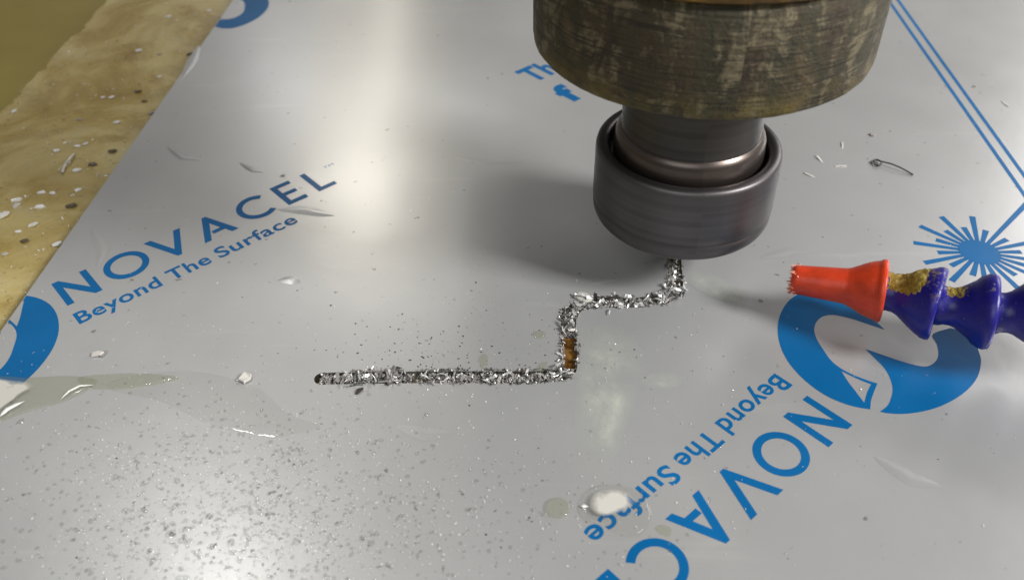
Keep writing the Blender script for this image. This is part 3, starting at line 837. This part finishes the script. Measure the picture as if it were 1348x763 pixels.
wrinkle([(80, 527), (92, 516), (106, 509), (124, 508)], .28, .16, 'bright curved painted glint on the upper left puddle', M_fleck_glint, True)
wrinkle([(0, 550), (10, 540), (22, 534), (34, 529)], .5, .2, 'bright slanting painted glint at the left border', M_fleck_glint, True)
wrinkle([(764, 667), (769, 667), (775, 668)], .35, .3, 'short white painted glint left of the foam blob', M_fleck_glint, True)
for k, px in enumerate([[(262, 60), (254, 80), (240, 104)], [(590, 205), (640, 214), (690, 212)], [(905, 372), (930, 380), (960, 396)], [(1000, 340), (1040, 330), (1070, 332)],
                        [(520, 560), (560, 572), (600, 570)], [(1150, 600), (1200, 630), (1240, 640)], [(120, 300), (135, 330), (128, 352)]]):
    wrinkle(px, random.uniform(.9, 1.8), random.uniform(.05, .10), 'faint soft wrinkle in the film')
# ---------------------------------------------------------------- single chips
def chip(x, y, size, rot, z, mat, label, group=None, kind=0, name='metal_chip', cat='metal chip', elong=1.6):
    c = P(x, y, z); pts = []
    nn = random.choice((5, 6)); L_ = size
    for k in range(nn):
        a = 2 * math.pi * (k + random.uniform(-.25, .25)) / nn
        pts.append((math.cos(a) * L_ * elong / 2, math.sin(a) * L_ / 2 * random.uniform(.7, 1.1)))
    th = max(.12, size * .22); tilt = random.uniform(-.12, .35) * size
    vs = [(px_, py_, tilt * (px_ / L_ + .5) * .5 + random.uniform(0, .08) * size + .01) for px_, py_ in pts]
    vs += [(v[0] * .92, v[1] * .92, v[2] + th) for v in vs]
    fs = [tuple(range(nn))[::-1], tuple(range(nn, 2 * nn))] + [(k, (k + 1) % nn, nn + (k + 1) % nn, nn + k) for k in range(nn)]
    o = mesh(name, vs, fs, mat); o.location = c * MM; o.rotation_euler = (0, 0, rot)
    return tag(o, label, cat, group)
chip(323, 499, 2.2, .5, .02, M_chip, 'pale square chip lying left of the start of the slot', elong=1.1)
chip(128, 467, 1.5, .2, .02, M_chip, 'pale flat chip lying below the printed capital N', elong=1.7)
chip(137, 466, 1.2, 1.2, .02, M_swd, 'grey sliver touching the pale flat chip below the capital N', elong=1.5)
chip(411, 227 + 5, .9, 0, .02, M_chip, 'tiny white chip just left of the printed letter L', elong=1.2) if False else None
chip(372, 231, .9, 0, .02, M_chip, 'tiny white speck beside the short wrinkle above the letter E', elong=1.2)
chip(473, 515, 1.0, .8, .02, M_grit, 'small dark chip just below the long run of the slot', elong=1.9)
chip(1148, 178, 1.4, 0, .02, M_swd, 'small grey fleck above the curled hair of swarf', elong=1.2)
for x, y, r_, lb in [(1079, 210, 1.9, 'upright thin bright sliver right of the collet nut'), (1106, 219, .1, 'level thin bright sliver right of the collet nut'),
                     (1066, 231, -.7, 'slanting thin sliver nearest the collet nut'), (1109, 192, 1.3, 'faint farthest sliver right of the collet nut'), (1323, 137, 1.8, 'thin bright sliver beyond the double border line')]:
    chip(x, y, .55, r_, .03, M_chip, lb, name='metal_sliver', elong=6)
# the hair-like curl with its knot
def wire(name, pts, r, mat, label, cat):
    cu2 = [Vector(p) for p in pts]; vs, fs = [], []; n = 6
    pp = catmull3(cu2, 5)
    for i, c in enumerate(pp):
        a = pp[max(0, i - 1)]; b = pp[min(len(pp) - 1, i + 1)]; d = (b - a).normalized()
        s = d.cross(Vector((0, 0, 1))).normalized(); w = s.cross(d)
        for k in range(n):
            an = 2 * math.pi * k / n; vs.append(c + (s * math.cos(an) + w * math.sin(an)) * r)
    for i in range(len(pp) - 1):
        for k in range(n): fs.append((i * n + k, i * n + (k + 1) % n, (i + 1) * n + (k + 1) % n, (i + 1) * n + k))
    g = cu2[0]; o = mesh(name, vs, fs, mat, None, True, org=(g.x, g.y, 0)); o.location = (g.x * MM, g.y * MM, 0)
    return tag(o, label, cat)
def catmull3(p, n):
    o = []
    for i in range(len(p) - 1):
        p0, p1, p2, p3 = p[max(0, i - 1)], p[i], p[i + 1], p[min(len(p) - 1, i + 2)]
        for k in range(n):
            s = k / n; o.append(.5 * ((2 * p1) + (p2 - p0) * s + (2 * p0 - 5 * p1 + 4 * p2 - p3) * s * s + (3 * p1 - p0 - 3 * p2 + p3) * s ** 3))
    return o + [p[-1]]
wire('swarf_hair', [P(1146, 214, .3), P(1153, 210, .4), P(1160, 213, .6), P(1158, 218, .5), P(1151, 216, .4), P(1153, 211, .5), P(1162, 213, .7), P(1174, 216, .9), P(1188, 222, .7), P(1202, 230, .2)], .17, M_swk, 'dark hair-like curl of swarf with a knotted end, right of the spindle', 'swarf')

# chips scattered on the stained board
BZ = -SHEET_T + .02
for x, y, s, r_, m_, lb in [
    (222, 23, 1.7, .2, M_chip, 'pale chip on the board near the far end of the sheet edge'),
    (275, 15, 1.6, 0, M_chip, 'pale chip on the board beside the far printed crescent'),
    (183, 68, 1.8, .4, M_chip, 'larger pale chip in the middle of the far board'),
    (210, 72, 1.2, .1, M_swd, 'small grey chip right of the larger far pale chip'),
    (250, 72, 1.7, .6, M_grit, 'dark chip touching the sheet edge, farthest of the dark ones'),
    (210, 102, 1.3, 0, M_chip, 'faint pale chip above the pair of dark board flecks'),
    (182, 121, 1.7, .1, M_grit, 'dark fleck on the board, upper of a pair'),
    (190, 134, 1.5, 0, M_grit, 'dark fleck on the board, lower of a pair'),
    (136, 129, 1.2, 0, M_chip, 'pale chip, left one of a touching pair on the board'),
    (147, 129, 1.4, .3, M_chip, 'pale chip, right one of a touching pair on the board'),
    (199, 150, 1.4, .5, M_swd, 'grey chip at the sheet edge above the wrinkle'),
    (19, 147, 1.6, 1.3, M_chip, 'pale chip close to the chipped board edge'),
    (154, 162, 1.6, .2, M_chip, 'bright chip with a tail on the board'),
    (105, 158, 1.2, 0, M_swd, 'dull grey chip on the board left of the tailed one'),
    (102, 193, 1.4, 0, M_chip, 'round bright chip, left of two in line'),
    (113, 190, 1.3, .3, M_chip, 'round bright chip, right of two in line'),
    (75, 199, 1.7, -.3, M_chip, 'pale chip left of the two bright ones in line'),
    (102, 225, 1.9, .1, M_chip, 'long pale chip beside the small shaving'),
    (122, 217, 1.9, 0, M_grit, 'long dark splinter nearest the sheet edge'),
    (148, 200, 2.0, -.1, M_grit, 'brown splinter midway to the sheet edge'),
    (103, 251, 1.7, .6, M_chip, 'pale upright chip below the dark splinter'),
    (55, 254, 1.7, .3, M_chip, 'pale chip, left of a near pair on the board'),
    (69, 255, 1.5, -.3, M_chip, 'pale chip, right of a near pair on the board'),
    (94, 272, 2.1, .05, M_grit, 'oblong dark chip on the near board'),
    (53, 273, 2.0, .1, M_chip, 'flat pale chip left of the oblong dark chip'),
    (22, 264, 2.0, .3, M_chip, 'top chip of the bright cluster at the left border'),
    (22, 271, 1.6, 1, M_swb, 'shiny middle chip of the cluster at the left border'),
    (5, 285, 2.4, .8, M_chip, 'largest chip of the cluster at the left border'),
    (44, 297, 1.8, .4, M_chip, 'pale chip below the flat pale one'),
    (33, 318, 1.7, 0, M_grit, 'small dark fleck left of the nearest pale chips'),
    (76, 323, 2.0, .2, M_chip, 'pale chip lying closest to the letter N'),
    (7, 335, 1.3, 0, M_swb, 'small shiny chip nearest the camera on the board'),
    (24, 305, 1.2, .3, M_chip, 'small faint chip between cluster and dark fleck')]:
    chip(x, y, s * .78, r_, BZ, {M_chip: M_fleck_glint, M_grit: M_swdull}.get(m_, m_), lb, 'chips scattered on the stained board')
def place_board():
    while 1:
        x, y = random.uniform(-5, 330), random.uniform(0, 430)
        p = P(x, y, BZ)
        if not on_sheet(P(x, y) - Vector((0, 0, 0))) and (Vector((x, y)) - Vector((0, 150))).dot(Vector((.72, .70))) > 4: return p + Vector((0, 0, .1)), 1
bs = shard_mesh(150, place_board, (.25, 1.0), [M_fleck_glint, M_swdull, M_chip], (4, 2, 3), 'board_flecks', flat=.2)
tag(bs, 'tiny metal flecks sprinkled over the stained board', 'metal flecks', kind='stuff')
wire('metal_shaving', [P(82, 228, BZ + .3), P(85, 218, BZ + .6), P(91, 210, BZ + 1.0), P(97, 203, BZ + .4)], .3, M_chip, 'small curved shaving standing on the board', 'shaving')
